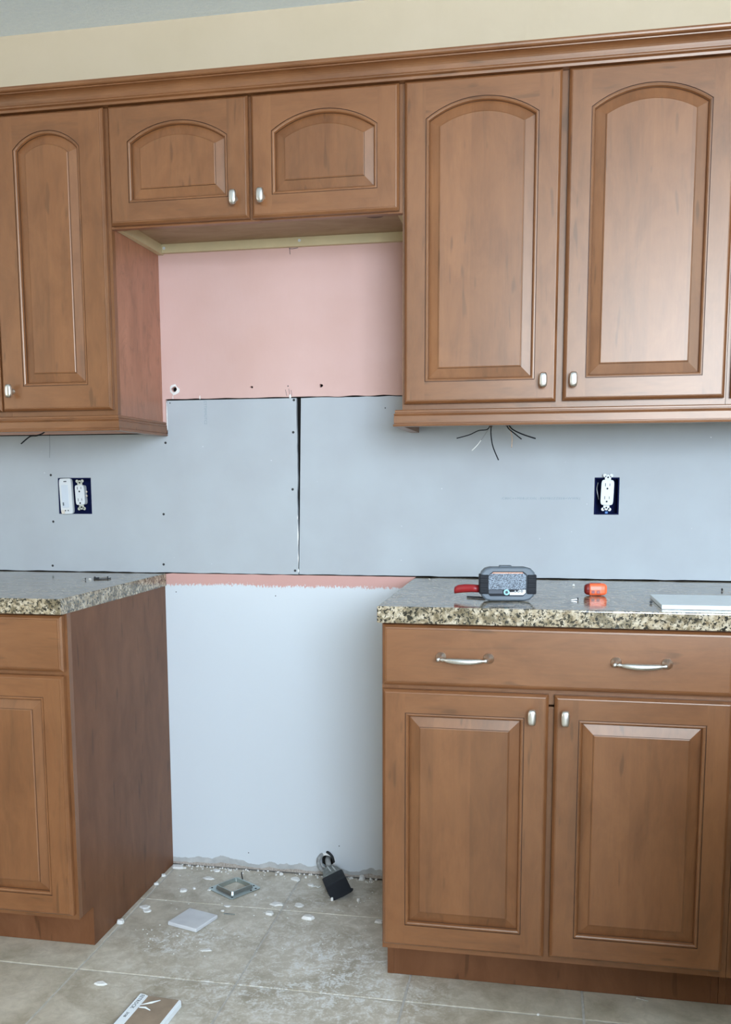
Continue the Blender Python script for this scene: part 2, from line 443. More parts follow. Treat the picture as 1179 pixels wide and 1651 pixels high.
pink = board(up, M['upper'], [cyl_cut(.0500, 1.4555, .0085, 9, .25), cyl_cut(.2858, 1.4573, .0042, 8, .25), cyl_cut(.4913, 1.4563, .0050, 8, .25), cyl_cut(.6576, 1.3738, .001)])
OL = (-.333, -.2245, 1.091, 1.200)      # left box opening
OR = (1.2545, 1.3205, 1.0935, 1.1945)   # right box opening
gl = [(X0, .9175)]+rag((-.60, .9165), (.4185, .9165), 50, .0022, 1.7)+rag((.4185, .9165), (.4178, 1.4235), 34, .0022, 5.5)+[(.4175, 1.4235), (.0265, 1.4235), (.0262, 1.327), (X0, 1.327)]
greyL = board(gl, M['grey'], [box_cut(*OL)])
gr = rag((.4207, .9175), (1.7, .9170), 50, .0016, 9.2)+[(X1, .917), (X1, 1.4235)]+rag((.9, 1.4232), (.4197, 1.4238), 40, .0022, 2.2)
greyR = board(gr, M['grey'], [box_cut(*OR)])
low = [(X0, .003), (X1, .003), (X1, .9120), (.7635, .9120)]+rag((.7630, .9140), (.0075, .9140), 40, .0014, 6.1)+[(.0070, .9120), (X0, .9120)]
lowp = board(low, M['lower'], [cyl_cut(.498, .047, .020, 10, .15)])
# torn white paper round the holes and along the cuts
def torn(x, z, r, w_, parent, n=14):
    bm = bmesh.new(); ins, out, ino, outo = [], [], [], []
    for k in range(n):
        a = 2*math.pi*k/n; ri = r*(1+random.uniform(-.12, .12)); ro = r+w_*random.uniform(.35, 1.5)
        for L, rr, yy in ((ins, ri, -.0002), (out, ro, -.0002), (ino, ri, -.0022), (outo, ro, -.0009)):
            L.append(bm.verts.new((x+rr*math.cos(a), yy, z+rr*math.sin(a))))
    for k in range(n):
        j = (k+1) % n
        bm.faces.new((ino[k], ino[j], outo[j], outo[k])); bm.faces.new((outo[k], outo[j], out[j], out[k]))
        bm.faces.new((ins[k], ins[j], ino[j], ino[k])); bm.faces.new((out[k], out[j], ins[j], ins[k]))
    o = mesh_obj('torn_paper', bm, M['plaster'], parent); return o
torn(.0500, 1.4555, .0085, .006, pink); torn(.498, .047, .0205, .006, lowp, 18)
bm = bmesh.new()
prism_xz(bm, [(.0225, 1.336), (.0255, 1.340), (.0258, 1.385), (.0245, 1.415), (.0228, 1.423), (.0225, 1.38)], .001, .010)
mesh_obj('torn_paper', bm, M['plaster'], greyL)
bm = bmesh.new()
for z0, z1, wd in ((.945, .985, .0016), (.99, 1.07, .0022), (1.075, 1.09, .0012), (.921, .934, .003)):
    bm = bmesh.new(); prism_xz(bm, [(.4180, z0), (.4180+wd, (z0+z1)/2), (.4182, z1), (.4165, (z0+z1)/2)], -.0008, .002); mesh_obj('torn_paper', bm, M['plaster'], greyL)
for px, pz, r in ((.128, 1.430, .0016), (.40, 1.428, .003), (.045, 1.432, .001)):
    bm = bmesh.new(); prism_xz(bm, [(px-r, pz-.004), (px+r, pz-.004), (px+r*.5, pz+.007), (px-r*.6, pz+.005)], -.0010, .002)
    mesh_obj('torn_paper', bm, M['plaster'], pink)
def wscrew(x, z, par, r=.0036):
    bm = bmesh.new(); disc(bm, (x, .002, z), r, 'y', .0026, 12); disc(bm, (x, -.0004, z), r*.35, 'y', .0009, 4)
    mesh_obj('screw', bm, M['dkscrew'], par)
for x, z, p in ((-.355, 1.2086, greyL), (-.3535, 1.0675, greyL), (-.3619, .9322, greyL), (.0177, 1.3014, greyL), (.0054, 1.0912, greyL), (.0007, .9407, greyL),
                (.4078, 1.327, greyL), (.4039, 1.164, greyL), (.4084, .9277, greyL), (.4108, 1.418, greyL)): wscrew(x, z, p)
for x, z in ((.035, 1.4165), (.676, 1.391), (.394, 1.4575)): wscrew(x, z, greyL if x < .1 else (pink if x < .4 else greyR), .0018)
for x, z in ((.038, .858), (.348, .852), (.535, .0969), (.25, .055)): wscrew(x, z, lowp, .0016)
# hairline cracks and pencil ticks: thin grooves of dark filler
def hair(pts, par, r=.0005, mat='ink'):
    bm = bmesh.new(); tube(bm, [(x, -.0001, z) for x, z in pts], r, 4); mesh_obj('hairline_crack', bm, M[mat], par)
hair([(.400, 1.858), (.402, 1.845), (.4035, 1.836), (.405, 1.82)], pink, .0007)
hair([(.402, 1.836), (.412, 1.835), (.428, 1.837)], pink, .0008)
hair([(.386, 1.448), (.390, 1.430)], pink); hair([(.396, 1.450), (.399, 1.431)], pink); hair([(.403, 1.446), (.405, 1.430)], pink)
hair([(-.3532, 1.3314), (-.3545, 1.29), (-.3565, 1.2609)], greyL, .0004)
tx = text_obj(':C80C++ME8:(CO0( :.8XMB2ZZEE8+WWK(', .0085, M['faint'], greyR, (1.0022, -.0001, 1.1350), (math.radians(90), 0, 0), sx=1.06)
tx.scale.x = .2155/max(v.co.x for v in tx.data.vertices)
tx = text_obj('CTTIMMUTC2', .0115, M['faint'], greyL, (.1400, -.0001, 1.4215), (math.radians(90), math.radians(90), 0))
tx.scale.x = .068/max(v.co.x for v in tx.data.vertices)
# old mortar crumbs along the foot of the wall
bm = bmesh.new()
for k in range(150):
    x = random.uniform(.02, .76); r = random.uniform(.001, .0045)
    s = bmesh.ops.create_icosphere(bm, subdivisions=1, radius=r)['verts']; c = Vector((x, -random.random()**2*.03-.003, r*.4))
    for v in s: v.co = v.co*random.uniform(.6, 1.2)+c
tag(mesh_obj('mortar_crumbs', bm, M['chip']), 'strip of pale mortar crumbs along the foot of the wall', 'debris', kind='stuff')

# ------------------------------------------------------------------ cabinet doors
def opening(w_, h, so, arch, d, sb=None, n=18):
    sb = sb or so
    if arch:
        a = (w_-2*so)/2; r = .043; R = (a*a+r*r)/(2*r); cz = h-.046-R; Rd = R-d; ad = a-d
        sp = cz+math.sqrt(max(1e-9, Rd*Rd-ad*ad)); a0 = math.acos(ad/Rd)
        pts = [(so+d, sb+d), (w_-so-d, sb+d)]
        for k in range(n+1):
            t_ = a0+(math.pi-2*a0)*k/n
            pts.append((w_/2+Rd*math.cos(t_), cz+Rd*math.sin(t_)))
        return pts
    return [(so+d, sb+d), (w_-so-d, sb+d), (w_-so-d, h-sb-d), (so+d, h-sb-d)]
def ring_verts(bm, pts, y): return [bm.verts.new((x, y, z)) for x, z in pts]
def strip(bm, A, B, mats):
    n = len(A)
    for i in range(n):
        f = bm.faces.new((A[i], A[(i+1) % n], B[(i+1) % n], B[i])); f.material_index = mats[i]
def make_knob(parent, x, y, z, flip=False):
    bm = bmesh.new()
    rings = [superring(x, y+dy, z, a, b, 20, e) for dy, a, b, e in
             ((.0, .0075, .0075, 2), (-.002, .0068, .0068, 2), (-.004, .0045, .0050, 2), (-.012, .0042, .0048, 2), (-.0145, .0060, .0115, 2.6),
              (-.0165, .0085, .0165, 3.2), (-.0190, .0096, .0182, 3.4), (-.0225, .0094, .0176, 3.4), (-.0255, .0080, .0150, 3.2), (-.0268, .0055, .0110, 3))]
    loft(bm, rings); return mesh_obj('knob', bm, M['nickel'], parent, smooth=True)
def make_door(parent, x0, x1, z0, z1, yf, arch, so=.051, knob=None):
    """door front face at yf; mesh in its own local frame at (x0, yf, z0)"""
    w_, h = x1-x0, z1-z0
    bm = bmesh.new()
    R = lambda d: [(d, d), (w_-d, d), (w_-d, h-d), (d, h-d)]
    ms = [1, 0, 1, 0]
    L = [ring_verts(bm, R(d), y) for d, y in ((.0080, 0), (.0077, .0012), (.0055, .0017), (.0008, .0068), (0, .0085), (0, .0185), (.001, .0195))]
    for a, b in zip(L, L[1:]): strip(bm, a, b, ms)
    bm.faces.new(L[-1][::-1])
    e = .0080
    def face(pts, mi):
        f = bm.faces.new([bm.verts.new((x, 0, z)) for x, z in pts]); f.material_index = mi
    face([(e, e), (so, e), (so, h-e), (e, h-e)], 0)
    face([(w_-so, e), (w_-e, e), (w_-e, h-e), (w_-so, h-e)], 0)
    face([(so, e), (w_-so, e), (w_-so, so), (so, so)], 1)
    op = opening(w_, h, so, arch, 0)
    face(op[2:]+[(so, h-e), (w_-so, h-e)], 1)
    n = len(op); mats = [1, 0]+[1]*(n-3)+[0]
    prof = [(0, 0, None), (.0004, .0026, 2), (.0014, .0026, 2), (.0018, .0006, None), (.0045, .0002, None), (.0072, .0016, None), (.0092, .0060, None), (.0094, .0105, 2)]
    prev = ring_verts(bm, op, 0)
    for d, y, mm in prof[1:]:
        cur = ring_verts(bm, opening(w_, h, so, arch, d), y)
        strip(bm, prev, cur, [mm]*n if mm else mats); prev = cur
    me_ = bmesh.ops.recalc_face_normals
    door = mesh_obj('door', bm, [M['stile'], M['rail'], M['glaze']], parent, loc=(x0, yf, z0))
    bm = bmesh.new(); prev = None
    for d, y, mm in ((.0088, .0135, 0), (.0089, .0098, 0), (.0320, .0040, 0), (.0326, .0018, 1), (.0338, .0014, 0), (.0352, .0006, 0)):
        cur = ring_verts(bm, opening(w_, h, so, arch, d), y)
        if prev: strip(bm, prev, cur, [mm]*n)
        else: bm.faces.new(cur[::-1])
        prev = cur
    bm.faces.new(prev)
    mesh_obj('door_panel', bm, [M['panel'], M['glaze']], door)
    if knob:
        k = make_knob(door, knob[0]-x0, 0, knob[1]-z0)
    return door
def make_pull(parent, x, z, L=.124):
    bm = bmesh.new(); h = L/2
    for s in (-1, 1):
        loft(bm, [superring(x+s*(h-.010+o), y, z+dz, a, b, 16, 2.3) for o, y, dz, a, b in
                  ((0, 0, 0, .0112, .0112), (0, -.002, 0, .0118, .0116), (0, -.0055, 0, .0104, .0104), (-s*.0, -.0085, 0, .0062, .0066), (-.001*s, -.015, -.001, .0050, .0052), (-.003*s, -.021, -.0015, .0046, .0050), (-.005*s, -.0255, -.002, .0030, .0036))])
    pts = []; rad = []
    for k in range(25):
        f = -1+2*k/24; pts.append((x+f*(h-.011), -.0215-.0055*(1-f*f), z-.001-.003*(1-abs(f)**2)))
        a = abs(f)
        rad.append(.0034 if a > .92 else (.0048 if a > .84 else (.0030 if a > .76 else .0040+.0034*math.sqrt(max(0, 1-(a/.76)**2)))))
    tube(bm, pts, rad, 14)
    return mesh_obj('pull_handle', bm, M['nickel'], parent, smooth=True)
def make_drawer(parent, x0, x1, z0, z1, yf, pulls=()):
    w_, h = x1-x0, z1-z0; bm = bmesh.new()
    R = lambda d: [(d, d), (w_-d, d), (w_-d, h-d), (d, h-d)]
    prof = [(.0100, 0), (.0096, .0014), (.0060, .0024), (.0055, .0034), (.0008, .0072), (0, .0090), (0, .0185)]
    L = [ring_verts(bm, R(d), y) for d, y in prof]
    bm.faces.new(L[0])
    for a, b in zip(L, L[1:]): strip(bm, a, b, [0]*4)
    bm.faces.new(L[-1][::-1])
    d = mesh_obj('drawer', bm, [M['rail'], M['glaze']], parent, loc=(x0, yf, z0))
    for px, pz in pulls: make_pull(d, px-x0, pz-z0)
    return d
def face_frame(parent, x0, x1, z0, z1, yf, stiles, rails, sw=.038):
    bm = bmesh.new()
    for s in stiles: add_box(bm, s[0]-x0, s[1]-x0, 0, .019, 0, z1-z0, 0)
    for r in rails: add_box(bm, .030, x1-x0-.030, .0004, .0186, r[0]-z0+.0006, r[1]-z0-.0006, 1)
    return mesh_obj('face_frame', bm, [M['stile'], M['rail']], parent, loc=(x0, yf, z0))
def upper_cabinet(label, x0, x1, z0, z1, doors, arch=True, raw=False, knobs=(), yb=-.001, so=None):
    root = thing('wall_cabinet', label, 'cabinet', ((x0+x1)/2, -.15, z0))
    root_inv = root.location.copy()
    e = bpy.data.objects.new('x', None)
    yf = -.305
    sm = M['raw'] if raw else M['sidew']
    parts = []
    zb = z0+.030 if raw else z0+.012
    parts.append(box('side_panel', x0, x0+.016, yf+.019, yb, z0+(.003 if raw else 0), z1, sm))
    parts.append(box('side_panel', x1-.016, x1, yf+.019, yb, z0+(.003 if raw else 0), z1, sm))
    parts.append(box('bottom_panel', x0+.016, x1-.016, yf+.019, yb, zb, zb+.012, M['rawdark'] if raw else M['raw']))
    parts.append(box('top_panel', x0+.016, x1-.016, yf+.019, yb, z1-.014, z1, M['raw']))
    parts.append(box('back_panel', x0+.016, x1-.016, yb-.008, yb, zb+.012, z1-.014, M['raw']))
    if raw: parts.append(box('hanging_rail', x0+.016, x1-.016, yb-.014, yb, z0+.006, zb, M['raw']))
    mid = [( (a[1]+b[0])/2-.019, (a[1]+b[0])/2+.019) for a, b in zip(doors, doors[1:])]
    ff = face_frame(None, x0, x1, z0, z1, yf, [(x0, x0+.036)]+mid+[(x1-.036, x1)], [(z0, z0+.040), (z1-.040, z1)])
    parts.append(ff)
    for i, dd in enumerate(doors):
        parts.append(make_door(None, dd[0], dd[1], dd[2], dd[3], yf-.020, arch, so=dd[4], knob=dd[5]))
    for p in parts: p.parent = root; p.location -= root_inv
    return root
XL = .012      # right face of the upper left cabinet
W = .7694      # left face of the right-hand cabinets
SPLIT = W+.762
ucl = upper_cabinet('tall maple wall cabinet at the left edge, left of the pink wall', -.635, XL, 1.362, 2.134,
    [(-.625, -.3135, 1.3755, 2.1260, .064, (-.345, 1.4272)), (-.3095, .0040, 1.3755, 2.1260, .064, (-.2775, 1.4272))])
mw = upper_cabinet('short maple wall cabinet with two doors above the bare pink wall', XL+.0005, W-.0005, 1.832, 2.134,
    [(.0180, .3860, 1.8370, 2.1260, .052, (.3515, 1.8830)), (.3945, .7620, 1.8355, 2.1260, .052, (.4215, 1.8835))], raw=True)
ucr = upper_cabinet('tall maple wall cabinet with two arched doors right of the pink wall', W, SPLIT-.0005, 1.362, 2.134,
    [(.7755, 1.1425, 1.3755, 2.1265, .051, (1.112, 1.4239)), (1.1585, 1.5262, 1.3765, 2.1265, .051, (1.1823, 1.4238))])
uce = upper_cabinet('wall cabinet at the far right edge, only its door edge showing', SPLIT+.0005, SPLIT+.610, 1.362, 2.134,
    [(1.5400, 1.8330, 1.3755, 2.1265, .051, (1.805, 1.4239)), (1.8410, 2.1330, 1.3755, 2.1265, .051, (1.868, 1.4239))])
# hanging-rail screws and the plugged cord hole under the short cabinet
l0 = mw.location
def mwpart(name, bm, mat):
    o = mesh_obj(name, bm, mat, mw); o.matrix_parent_inverse = Matrix.Translation(-Vector(l0)); return o
for x, z in ((.036, 1.851), (.436, 1.853)):
    bm = bmesh.new(); disc(bm, (x, -.0150, z), .0042, 'y', .0012, 12); disc(bm, (x, -.0162, z), .0016, 'y', .0006, 6)
    mwpart('screw', bm, M['whitep'])
bm = bmesh.new(); disc(bm, (.680, -.195, 1.8590), .024, 'z', .003, 20); mwpart('hole_plug', bm, M['glaze'])

def base_cabinet(label, x0, x1, doors, drawers, left_end=False, right_end=False):
    root = thing('base_cabinet', label, 'cabinet', ((x0+x1)/2, -.3, 0)); inv = root.location.copy()
    yf = -.61; parts = []
    def side(xa, xb):
        bm = bmesh.new()
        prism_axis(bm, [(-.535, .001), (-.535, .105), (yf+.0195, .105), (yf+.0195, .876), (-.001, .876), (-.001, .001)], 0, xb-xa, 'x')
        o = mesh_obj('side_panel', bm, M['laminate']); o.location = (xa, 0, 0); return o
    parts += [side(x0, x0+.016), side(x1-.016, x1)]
    parts.append(box('bottom_panel', x0+.016, x1-.016, yf+.019, -.004, .105, .118, M['raw']))
    parts.append(box('back_panel', x0+.016, x1-.016, -.010, -.002, .118, .874, M['raw']))
    parts.append(box('toe_kick', x0+.0163, x1-.0163, -.5345, -.520, .001, .1045, M['laminate']))
    mid = [((a[1]+b[0])/2-.024, (a[1]+b[0])/2+.024) for a, b in zip(doors, doors[1:])]
    bm = bmesh.new()
    for s in [(x0, x0+.038), (x1-.038, x1)]: add_box(bm, s[0]-x0, s[1]-x0, 0, .019, 0, .771, 0)
    for s in mid: add_box(bm, s[0]-x0, s[1]-x0, .0003, .0187, .03, .59, 0)
    for r in ((.105, .140), (.700, .745), (.845, .876)): add_box(bm, .037, x1-x0-.037, .0006, .0184, r[0]-.105, r[1]-.105, 1)
    parts.append(mesh_obj('face_frame', bm, [M['stile'], M['rail']], None, loc=(x0, yf, .105)))
    for dd in doors: parts.append(make_door(None, dd[0], dd[1], dd[2], dd[3], yf-.020, False, so=.0515, knob=dd[4]))
    for dd in drawers: parts.append(make_drawer(None, dd[0], dd[1], dd[2], dd[3], yf-.020, dd[4]))
    for p in parts: p.parent = root; p.location -= inv
    return root
bcl = base_cabinet('brown base cabinet at the left edge under the left granite slab', -.912, .004,
    [(-.905, -.4600, .1200, .7245, (-.495, .6785)), (-.4520, -.0040, .1200, .7245, (-.418, .6785))],
    [(-.905, -.0020, .7350, .8715, ((-.70, .8025), (-.300, .8025)))])
bcr = base_cabinet('wide maple base cabinet with two doors and a drawer right of the gap', W, SPLIT-.0005,
    [(.7725, 1.1385, .1215, .7245, (1.1035, .6785)), (1.1510, 1.5185, .1235, .7240, (1.1742, .6789))],
    [(.7725, 1.5185, .7345, .8715, ((.9560, .8015), (1.3295, .8020)))])
bce = base_cabinet('base cabinet at the far right edge, only its door edge showing', SPLIT+.0005, SPLIT+.46,
    [(1.5420, 1.9830, .1215, .7245, (1.575, .6785))], [(1.5420, 1.9830, .7345, .8715, ((1.76, .8015),))])

# ------------------------------------------------------------------ crown, light rails, worktops
prof = [(-.3055, 2.1275), (-.3275, 2.1275), (-.3285, 2.1330), (-.3310, 2.1345), (-.3345, 2.1360), (-.3355, 2.1385), (-.3345, 2.1412), (-.3318, 2.1425)]
for k in range(8):
    a = math.pi/2*k/7; prof.append((-.3320-.0200*(1-math.cos(a)), 2.1440+.0195*math.sin(a)))
prof += [(-.3525, 2.1655), (-.3590, 2.1665), (-.3615, 2.1690), (-.3625, 2.1725), (-.3620, 2.1765), (-.3600, 2.1775), (-.3055, 2.1775)]
bm = bmesh.new(); prism_axis(bm, prof, -.66, 2.20, 'x')
tag(mesh_obj('crown_molding', bm, M['rail']), 'long maple crown moulding along the tops of the wall cabinets', 'moulding')
rp = [(0, .0405), (.0080, .0405), (.0102, .0385), (.0102, .0345), (.0090, .0335), (.0090, .0320), (.0118, .0310), (.0128, .0290), (.0112, .0272), (.0108, .0262),
      (.0122, .0252), (.0122, .0085), (.0112, .0075), (.0112, .0062), (.0135, .0055), (.0142, .0030), (.0132, .0002), (0, 0)]
def light_rail(name, label, xa, xb, side_x, sgn, back=-.001):
    root = thing(name, label, 'moulding', ((xa+xb)/2, -.3, 1.3215)); inv = Vector(root.location)
    z0 = 1.3205; yf = -.3155
    bm = bmesh.new()
    # front board with mitred return at side_x: sgn=+1 return faces +x, -1 faces -x
    A = []; B = []; C = []
    far = xa if sgn > 0 else xb
    for d, z in rp:
        A.append(bm.verts.new((far, yf-d, z0+z))); B.append(bm.verts.new((side_x+sgn*d, yf-d, z0+z))); C.append(bm.verts.new((side_x+sgn*d, back, z0+z)))
    n = len(rp)
    for i in range(n-1):
        bm.faces.new((A[i], A[i+1], B[i+1], B[i])); 
    o1 = B
    # inner faces
    iA = [bm.verts.new((far, yf+.010, z0+q)) for q in (.0405, 0)]; iB = [bm.verts.new((side_x-sgn*.010, yf+.010, z0+q)) for q in (.0405, 0)]
    bm.faces.new((iA[0], iB[0], iB[1], iA[1])); bm.faces.new((A[0], iA[0], iB[0], B[0])); bm.faces.new((A[-1], iA[1], iB[1], B[-1]))
    bm.faces.new(A+[iA[1], iA[0]])
    f = mesh_obj('front_board', bm, M['rail'], root); f.location = -inv
    bm = bmesh.new()
    B = [bm.verts.new((side_x+sgn*d, yf-d, z0+z)) for d, z in rp]; C = [bm.verts.new((side_x+sgn*d, back, z0+z)) for d, z in rp]
    for i in range(n-1): bm.faces.new((B[i], B[i+1], C[i+1], C[i]))
    iB = [bm.verts.new((side_x-sgn*.010, yf+.010, z0+q)) for q in (.0405, 0)]; iC = [bm.verts.new((side_x-sgn*.010, back, z0+q)) for q in (.0405, 0)]
    bm.faces.new((iB[0], iC[0], iC[1], iB[1])); bm.faces.new((B[0], iB[0], iC[0], C[0])); bm.faces.new((B[-1], iB[1], iC[1], C[-1])); bm.faces.new(C+[iC[1], iC[0]])
    s = mesh_obj('side_board', bm, M['rail'], root); s.location = -inv
    return root
light_rail('light_rail', 'maple light rail under the left wall cabinet, turning the corner', -.64, .012, .012, 1)
light_rail('light_rail', 'straight maple light rail under the right wall cabinets above loose wires', W-.006, 2.14, W-.006, -1, back=-.010)

def counter(label, x0, x1):
    bm = bmesh.new(); add_box(bm, x0, x1, -.645, -.002, .8765, .914)
    es = [e for e in bm.edges if any(abs(v.co.y+.645) < 1e-5 for v in e.verts)]
    es = [e for e in es if all(abs(v.co.y+.645) < 1e-5 for v in e.verts)]
    es += [e for e in bm.edges if e not in es and abs(e.verts[0].co.x-e.verts[1].co.x) < 1e-6 and abs(e.verts[0].co.z-.914) < 1e-6 and abs(e.verts[1].co.z-.914) < 1e-6]
    bmesh.ops.bevel(bm, geom=es, offset=.0035, segments=3, affect='EDGES', profile=.6)
    return tag(mesh_obj('countertop', bm, M['granite']), label, 'countertop')
counter('speckled granite worktop on the left base cabinet, black screws lying on it', -.915, .008)
counter('speckled granite worktop on the right base cabinet, tools lying on it', .763, 1.995)

# ------------------------------------------------------------------ electrical boxes
def device_strap(bm, cx, y, cz, hh, ends, w_=.016):
    """mounting strap with two ears at each end"""
    for s in ends:
        add_box(bm, cx-w_/2, cx+w_/2, y, y+.0012, cz+s*(hh-.012)-.012, cz+s*(hh-.012)+.010)
        for q in (-1, 1): disc(bm, (cx+q*.0085, y+.0012, cz+s*(hh-.001)), .0048, 'y', .0012, 10)
        disc(bm, (cx, y+.0012, cz+s*(hh-.001)), .0030, 'y', .0016, 8)
def receptacle(parent, cx, y, cz, tilt, hw=.0155, hh=.034, strap='whitep'):
    r = bpy.data.objects.new('receptacle', None)
    bm = bmesh.new()
    loft(bm, [superring(0, yy, 0, a, b, 28, 7) for yy, a, b in ((.018, hw*.95, hh*.97), (0, hw, hh), (-.0015, hw*.95, hh*.98))])
    body = mesh_obj('receptacle', bm, M['whitep'], parent); body.location = (cx, y, cz); body.rotation_euler = (0, tilt, 0)
    for s in (-1, 1):
        zc = s*.0175
        for q in range(3):
            bm = bmesh.new()
            if q == 0: add_box(bm, -.0070, -.0054, -.0018, .002, zc-.001, zc+.0075)
            elif q == 1: add_box(bm, .0050, .0064, -.0018, .002, zc+.000, zc+.0070)
            else: disc(bm, (-.0004, .002, zc-.0070), .0026, 'y', .0038, 10)
            mesh_obj('slot', bm, M['black'], body)
    for s in (-1, 1): bm = bmesh.new(); device_strap(bm, 0, .0045, 0, hh+.0125, (s,)); mesh_obj('mounting_strap', bm, M[strap], body)
    for s in (-1, 1): bm = bmesh.new(); disc(bm, (0, .0045, s*(hh+.0068)), .0024, 'y', .0022, 8); mesh_obj('screw', bm, M['black'], body)
    return body
def box_shell(parent, x0, x1, z0, z1):
    bm = bmesh.new(); t_ = .0022
    add_box(bm, x0, x0+t_, .0, .048, z0, z1); add_box(bm, x1-t_, x1, 0, .048, z0, z1)
    add_box(bm, x0+t_, x1-t_, 0, .048, z0, z0+t_); add_box(bm, x0+t_, x1-t_, 0, .048, z1-t_, z1)
    add_box(bm, x0+t_, x1-t_, .045, .048, z0+t_, z1-t_)
    return mesh_obj('box_shell', bm, M['bluebox'], parent)
def ebox(label, dims):
    x0, x1, z0, z1 = dims; c = Vector(((x0+x1)/2, 0, (z0+z1)/2))
    r = thing('electrical_box', label, 'outlet', c)
    box_shell(r, x0+.0012-c.x, x1-.0012-c.x, z0+.0012-c.z, z1-.0012-c.z); return r, c
eb, c = ebox('double blue wall box with a white switch and outlet above the left worktop', OL)
receptacle(eb, -.2600-c.x, -.004, 1.1485-c.z, math.radians(-2.5), .0150, .0300, 'galv')
bm = bmesh.new()
loft(bm, [superring(0, yy, 0, a, b, 28, 9) for yy, a, b in ((.010, .0195, .0530), (-.001, .0200, .0540), (-.003, .0192, .0530))])
sw = mesh_obj('light_switch', bm, M['whitep'], eb); sw.location = (-.3040-c.x, -.006, 1.1445-c.z); sw.rotation_euler = (0, math.radians(-2), 0)
bm = bmesh.new(); add_box(bm, -.0125, .0085, -.0045, -.0025, -.034, .034, 0, .0008); mesh_obj('paddle', bm, M['whitep2'], sw)
bm = bmesh.new(); add_box(bm, -.0105, -.0065, -.0052, -.004, -.028, -.018, 0, 0); mesh_obj('dimmer_slider', bm, M['grey_pl'], sw)
for x, z in ((-.0015, .0445), (.0035, .0445), (-.004, -.0430), (.005, -.0430)): bm = bmesh.new(); disc(bm, (x, -.002, z), .0019, 'y', .0020, 10); mesh_obj('screw', bm, M['black'], sw)
bm = bmesh.new(); add_box(bm, -.0165, -.0065, -.0042, -.0026, -.0520, -.0405); mesh_obj('mounting_strap', bm, M['steel'], sw)
for z in (1.158, 1.146): bm = bmesh.new(); disc(bm, (-.2405-c.x, .004, z-c.z), .0030, 'y', .004, 10); mesh_obj('terminal_screw', bm, M['steel'], eb)
eb2, c = ebox('single blue wall box with a tilted white outlet above the right worktop', OR)
receptacle(eb2, 1.2880-c.x, -.016, 1.1540-c.z, math.radians(1.8), .0170, .0340, 'whitep')
bm = bmesh.new(); tube(bm, smooth_path([(1.266-c.x, .044, 1.18-c.z), (1.262-c.x, .02, 1.165-c.z), (1.264-c.x, .012, 1.15-c.z), (1.268-c.x, .03, 1.135-c.z)]), .0013, 6)
mesh_obj('wire', bm, M['wirew'], eb2)
bm = bmesh.new()
for zz in (1.099,): add_box(bm, 1.284-c.x, 1.292-c.x, -.0005, .004, zz-.003-c.z, zz+.004-c.z, 0, .001)
mesh_obj('box_tab', bm, plain('bright_blue_plastic', (.03, .15, .42), .4), eb2)

# ------------------------------------------------------------------ loose wires under the wall cabinets
def wire(parent, pts, r, mat, name='wire', inv=None):
    bm = bmesh.new(); pp = [Vector(p)-(inv or Vector()) for p in pts]
    tube(bm, smooth_path(pp), r, 7); return mesh_obj(name, bm, M[mat], parent, smooth=True)
a = Vector((.9800, -.15, 1.3735))
r1 = thing('electrical_cable', 'splayed black and white wires on the left, hanging below the right light rail', 'wire', a)
wire(r1, [(.9800, -.15, 1.3735), (.9803, -.15, 1.345), (.9795, -.15, 1.326)], .0045, 'glaze', 'cable_sheath', a)
wire(r1, [(.9780, -.15, 1.330), (.970, -.152, 1.3195), (.9480, -.156, 1.3165), (.925, -.16, 1.306), (.8917, -.16, 1.2973)], .0013, 'black', inv=a)
wire(r1, [(.9770, -.15, 1.330), (.968, -.151, 1.311), (.955, -.152, 1.292)], .0009, 'conduit', inv=a)
wire(r1, [(.955, -.152, 1.292), (.945, -.152, 1.279), (.9311, -.152, 1.2655)], .0013, 'wirew', inv=a)
wire(r1, [(.9805, -.15, 1.330), (.9805, -.149, 1.306), (.986, -.148, 1.275), (1.0008, -.147, 1.240)], .0016, 'black', inv=a)
a = Vector((1.022, -.15, 1.3735))
r2 = thing('electrical_cable', 'black wires and one bare wire on the right, hanging below the right light rail', 'wire', a)
wire(r2, [(1.0220, -.15, 1.3735), (1.0222, -.15, 1.345), (1.0215, -.15, 1.328)], .0045, 'glaze', 'cable_sheath', a)
wire(r2, [(1.0190, -.15, 1.334), (1.026, -.15, 1.321), (1.044, -.151, 1.306), (1.0595, -.151, 1.2935)], .0016, 'black', inv=a)
wire(r2, [(1.0235, -.15, 1.334), (1.036, -.151, 1.319), (1.062, -.152, 1.306), (1.0956, -.153, 1.2945)], .0018, 'black', inv=a)
wire(r2, [(1.0260, -.15, 1.330), (1.032, -.15, 1.312), (1.035, -.15, 1.295), (1.034, -.15, 1.2717)], .0009, 'copper', inv=a)
a = Vector((-.2862, -.15, 1.3735))
r3 = thing('electrical_cable', 'single black wire poking out under the left light rail', 'wire', a)
wire(r3, [(-.284, -.15, 1.3735), (-.2855, -.15, 1.335), (-.292, -.15, 1.3260), (-.312, -.15, 1.3195), (-.333, -.15, 1.3170), (-.3616, -.15, 1.2970)], .0019, 'black', inv=a)

